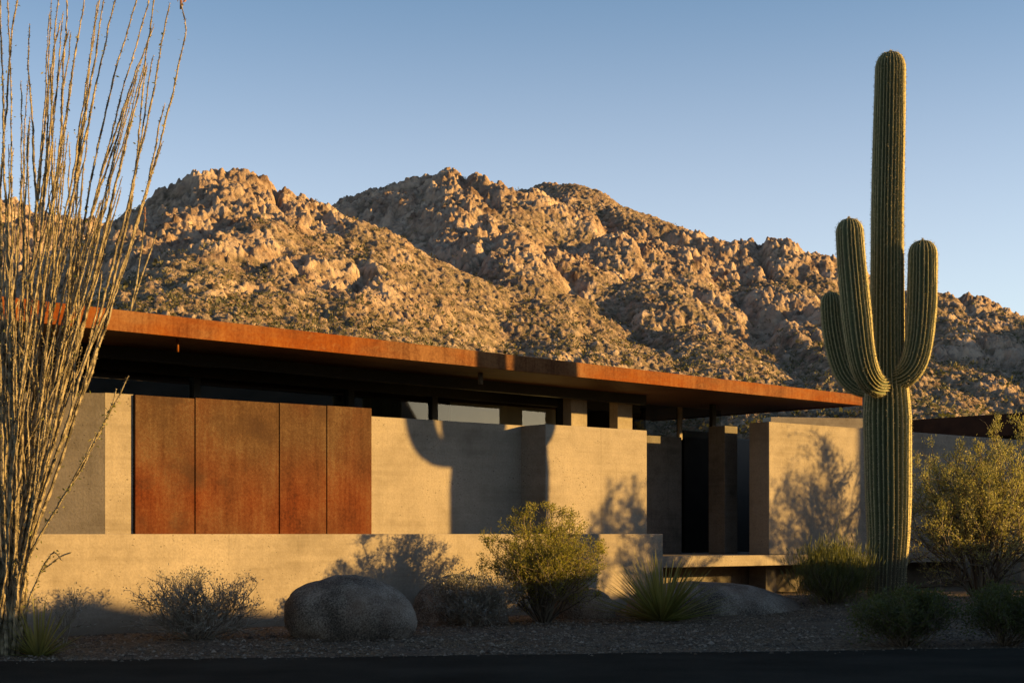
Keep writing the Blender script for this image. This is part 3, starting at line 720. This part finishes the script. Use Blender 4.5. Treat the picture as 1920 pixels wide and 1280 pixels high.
for pts in ([(58, 1035), (105, 955), (150, 888), (200, 790), (243, 705)], [(58, 1035), (110, 950), (140, 900), (185, 820), (215, 760), (222, 730)], [(60, 1110), (85, 1060), (105, 1030), (118, 1050)]):
    canes.append(([base + A_([.03, -.03, 0])] + [po(x, y, -.25 * (k + 1) / 5) for k, (x, y) in enumerate(pts)], .016, .006, 1, 60, 0))
ocotillo(oco, canes)
# a second, smaller one behind the roof
b2_ = at(232, 900, 27); b2_[2] = 0
oc2 = thing("ocotillo", "slender ocotillo behind the roof, two canes with orange flower tips above the fascia", "ocotillo", b2_)
ocotillo(oc2, [([b2_, at(236, 600, 27), at(258, 500, 27), at(270, 412, 27)], .03, .014, 0, 40, 1), ([b2_ + A_([.05, 0, 0]), at(240, 600, 27), at(268, 510, 27.1), at(296, 436, 27.1)], .03, .014, 0, 40, 0)])

# ------------------------------------------------------------------ shrubs
def bush_tree(r_, base, H, Rx, nst, up, gen, seg=6, wig=.14, flat=1.0):
    """branch polylines (with generation) of a shrub and the twig points that carry leaves"""
    br = []; tips = []
    def grow(p, d, L, gg):
        n = seg; pts = [p]; dd = d / np.linalg.norm(d)
        for k in range(n):
            dd = dd + r_.normal(size=3) * wig + A_([0, 0, up * .06]); dd /= np.linalg.norm(dd)
            pts.append(pts[-1] + dd * L / n)
        br.append((A_(pts), gg))
        if gg == 0:
            for k in range(1, n + 1): tips.append((pts[k], dd))
            return
        for _ in range(3 if gg > 1 else 5):
            k = int(r_.integers(max(1, n // 3), n + 1)); nd = dd + r_.normal(size=3) * .55
            nd[2] = nd[2] * .8 + .15 * up
            grow(pts[k], nd, L * r_.uniform(.45, .75), gg - 1)
    for _ in range(nst):
        az = r_.uniform(0, 6.283); rad = r_.uniform(0.05, 1) ** .6
        d = A_([math.cos(az) * rad * Rx, math.sin(az) * rad * Rx * flat, H * math.sqrt(max(.12, 1 - .75 * rad * rad))])
        L = np.linalg.norm(d) * r_.uniform(.48, .68)
        grow(base + A_([math.cos(az), math.sin(az), 0]) * rad * .06 * Rx, d, L, gen)
    return br, tips
M_stem = attrmat("shrub_stem", [(0, (.05, .035, .025)), (.5, (.12, .09, .06)), (1, (.2, .16, .11))], ns=60)
M_dry = attrmat("dry_twig", [(0, (.11, .085, .06)), (.5, (.2, .165, .12)), (1, (.30, .26, .20))], ns=60)
def shrub(name, label, cat, px, D, H, R, nst, leaf, nleaf, lsize, seed, gen=2, up=1.0, group=None, stem=None, r0=.012, z=None, leafbias=.0, wig=.14, base=None, env=True, clump=.5, spread=.8, lup=.3):
    r_ = np.random.default_rng(seed)
    b_ = A_([(px - 960) / F * D, D, 0.0]) if base is None else A_(base, dtype=float); b_[2] = float(ground_z(b_[0], b_[1])) - .03
    root = thing(name, label, cat, b_, group)
    br, tips = bush_tree(r_, b_, H, R, nst, up, gen, wig=wig)
    if env:
        def fit(p):
            p = A_(p); q = p - b_; rel = q - A_([0, 0, .52 * H]); e = np.sqrt((rel[..., 0] / R) ** 2 + (rel[..., 1] / R) ** 2 + (np.maximum(rel[..., 2], 0) / (.48 * H)) ** 2)
            k = np.where(e > 1, (1 + .45 * (1 - np.exp(-.8 * (e - 1)))) / np.maximum(e, 1e-6), 1.0)
            return b_ + A_([0, 0, .52 * H]) + rel * k[..., None] if p.ndim > 1 else (b_ + A_([0, 0, .52 * H]) + rel * k)
        br = [(fit(p), g_) for p, g_ in br]; tips = [(fit(t[0]), t[1]) for t in tips]
    sm = MB()
    for pts, gg in br:
        a = r0 * (.32, .55, .8, 1)[min(gg, 3)]; sm.tube(pts, np.linspace(a, a * .45, len(pts)), 4 if gg < gen else 5, r_.random(), cap=False)
    sm.build("stem", stem or M_stem, root, False, 'v')
    tp_ = A_([t[0] for t in tips]); td = A_([t[1] for t in tips])
    wgt = np.clip((tp_[:, 2] - b_[2]) / H, .02, 1) ** (1 + leafbias); wgt /= wgt.sum()
    wgt = wgt * (r_.random(len(tp_)) < clump) + 1e-12; wgt /= wgt.sum(); idx = r_.choice(len(tp_), nleaf, p=wgt)
    p = tp_[idx] + r_.normal(size=(nleaf, 3)) * lsize[0] * .9
    lm = MB(); lm.leaves(p, td[idx] + r_.normal(size=(nleaf, 3)) * spread + A_([0, 0, lup]), r_.uniform(.6, 1.3, nleaf) * lsize[0], lsize[1], r_.random(nleaf))
    lm.build("foliage", leaf, root, attr='v'); return root
L_creo = leafmat("creosote_leaf", (.085, .085, .016), (.30, .245, .035), .42)
L_grey = leafmat("brittlebush_leaf", (.12, .108, .088), (.25, .225, .19), .15)
L_palo = leafmat("yellow_green_leaf", (.15, .135, .045), (.42, .35, .12), .4)
L_green = leafmat("green_leaf", (.028, .036, .013), (.085, .088, .024), .25)
shrub("creosote_bush", "yellow-green creosote bush standing before the low wall, between the boulder and the yucca", "bush", 1020, 18.3, 1.34, .72, 64, L_creo, 34000, (.028, .011), 21, group=None, leafbias=.3)
shrub("brittlebush", "wide grey brittlebush left of the dark round boulder", "bush", 372, 15.4, .70, .78, 64, L_grey, 5200, (.026, .011), 22, stem=M_dry, r0=.009, up=.6)
shrub("brittlebush", "grey brittlebush between the dark round boulder and the creosote bush", "bush", 893, 17.6, .68, .62, 60, L_grey, 10000, (.032, .014), 23, stem=M_dry, r0=.009, up=.6)
shrub("dry_shrub", "small thin dry shrub behind the spiky plant at the left, against the low wall", "bush", 120, 14.8, .62, .3, 7, L_grey, 260, (.03, .012), 24, stem=M_dry, r0=.007)
shrub("palo_verde_shrub", "tall airy yellow-green shrub glowing in sunlight right of the saguaro", "bush", 1838, 21.4, 2.45, 1.25, 44, L_palo, 40000, (.04, .014), 25, gen=2, r0=.02, leafbias=.5)
shrub("green_shrub", "dense upright green shrub on the gravel just left of the saguaro's foot", "bush", 1560, 19.6, .60, .58, 80, L_green, 9500, (.12, .009), 26, r0=.007, up=1.4, wig=.08, spread=.35, lup=.9, clump=.8)
shrub("low_shrub", "low dark green mounded shrub in the shade below the saguaro", "bush", 1695, 14.6, .52, .66, 60, L_green, 12000, (.035, .014), 27, r0=.006)
shrub("low_shrub", "low dark green mounded shrub at the bottom right corner", "bush", 1885, 14.7, .56, .6, 50, L_green, 10000, (.035, .014), 28, r0=.006)
shrub("palo_verde_shrub", "tall yellow-green shrub past the right edge of the picture", "bush", 0, 0, 3.3, 1.75, 34, L_palo, 12000, (.065, .026), 29, r0=.025, base=(9.9, 24.3, 0), leafbias=.3)

# spiky yuccas
M_blade = leafmat("yucca_blade", (.075, .075, .026), (.29, .25, .085), .42)
def yucca(label, px, D, H, R, nb, seed, wd=.014):
    r_ = np.random.default_rng(seed); x, y = (px - 960) / F * D, D; z = float(ground_z(x, y)) - .02
    root = thing("yucca", label, "yucca", (x, y, z)); mb = MB()
    for _ in range(nb):
        az = r_.uniform(0, 6.283); el = math.asin(r_.uniform(.12, 1.0) ** .8)
        L = r_.uniform(.7, 1.05) * math.hypot(H * math.sin(el), R * math.cos(el))
        u = np.linspace(0, 1, 7); hd = A_([math.cos(az), math.sin(az), 0])
        p = A_([x, y, z]) + hd * (.03 + L * math.cos(el) * u[:, None]) + A_([0, 0, 1]) * (L * math.sin(el) * u - r_.uniform(.0, .14) * L * u ** 2)[:, None]
        sdv = np.cross(hd, [0, 0, 1]); wv = wd * np.array([1, 1.1, 1, .85, .65, .4, .05]) * r_.uniform(.7, 1.2)
        up_ = A_([0, 0, 1]) * .35
        V = np.stack([p - sdv * wv[:, None], p - up_ * wv[:, None], p + sdv * wv[:, None]], 1).reshape(-1, 3)
        q = []
        for k in range(6):
            q += [[3 * k, 3 * k + 1, 3 * k + 4, 3 * k + 3], [3 * k + 1, 3 * k + 2, 3 * k + 5, 3 * k + 4]]
        mb.add(V, None, q, r_.random())
    mb.build("blades", M_blade, root, attr='v'); return root
yucca("spiky yucca with sunlit upright blades in front of the low wall's right end", 1240, 18.4, .88, 1.12, 260, 31)
yucca("small dark spiky yucca at the foot of the ocotillo in the bottom left", 72, 13.9, .62, .40, 90, 32, .012)

# ------------------------------------------------------------------ boulders
def granite():
    m, n, l, b = nodes("granite")
    co = N(n, "ShaderNodeTexCoord").outputs["Object"]
    f = noise(n, l, co, 2.2, 5, .6); f2 = noise(n, l, co, 60, 4, .75); f3 = noise(n, l, co, 14, 5, .7)
    col = ramp(n, l, mth(n, l, 'ADD', mth(n, l, 'MULTIPLY', f, .45), mth(n, l, 'MULTIPLY', f2, .55)), [(.41, (.05, .038, .028)), (.5, (.16, .126, .094)), (.59, (.34, .28, .215))])
    col = mix(n, l, ramp(n, l, noise(n, l, co, 1.4, 4, .6), [(.52, 0.0), (.68, .6)]), col, (.16, .10, .065))
    l.new(col, b.inputs["Base Color"]); b.inputs["Roughness"].default_value = .9; b.inputs["Specular IOR Level"].default_value = .25
    bump(n, l, mth(n, l, 'ADD', f3, mth(n, l, 'MULTIPLY', f2, .6)), 1.0, .035, b); return m
M_gran = granite()
def boulder(name, label, c, rad, seed, rot=0.0):
    nu, nv_ = 72, 44; u = np.arange(nu) * 2 * math.pi / nu; v = np.linspace(-math.pi / 2, math.pi / 2, nv_)
    U, Vv = np.meshgrid(u, v); D = np.stack([np.cos(Vv) * np.cos(U), np.cos(Vv) * np.sin(U), np.sin(Vv)], -1)
    sg = lambda q, e: np.sign(q) * np.abs(q) ** e
    B = sg(D, .97) * A_(rad)
    nz = 1 + .07 * (fbm(D[..., 0] * 1.6 + 9 + D[..., 2], D[..., 1] * 1.6 + 5 - D[..., 2], seed, 3) - .5) + .06 * (fbm(D[..., 0] * 4 + 3 + D[..., 2] * 3, D[..., 1] * 4 + 5 - D[..., 2] * 2, seed + 5, 2) - .5) + .035 * (fbm(D[..., 0] * 9 + 9 + D[..., 2] * 5, D[..., 1] * 9 + 5 - D[..., 2] * 4, seed + 1, 3) - .5)
    B = B * nz[..., None]; c_, s_ = math.cos(rot), math.sin(rot)
    B = np.stack([B[..., 0] * c_ - B[..., 2] * s_ * 1.0, B[..., 1], B[..., 0] * s_ + B[..., 2] * c_], -1) + A_(c)
    i = np.arange(nv_ - 1)[:, None] * nu; j = np.arange(nu)[None]; j2 = (j + 1) % nu
    o = mk(name, B.reshape(-1, 3) - A_(c), np.stack([i + j, i + j2, i + nu + j2, i + nu + j], -1).reshape(-1, 4), M_gran, None, True)
    o.location = c; return tag(o, label, "boulder")
boulder("boulder", "large smooth dark grey egg-shaped boulder in front of the low wall", ((657 - 960) / F * 15.7, 15.7, .20), (.68, .54, .42), 3, -.07)
boulder("boulder", "broad flat half-buried pale boulder between the yucca and the green shrub", ((1345 - 960) / F * 19.6, 19.6, .02), (1.15, .8, .42), 8, -.08)
boulder("boulder", "low dark rock behind the grey brittlebush right of the big boulder", ((862 - 960) / F * 18.3, 18.3, .05), (.58, .42, .52), 12, .04)
boulder("boulder", "small low rock in the shade between the creosote bush and the yucca", ((1092 - 960) / F * 19.3, 19.3, .02), (.42, .34, .36), 15, .03)
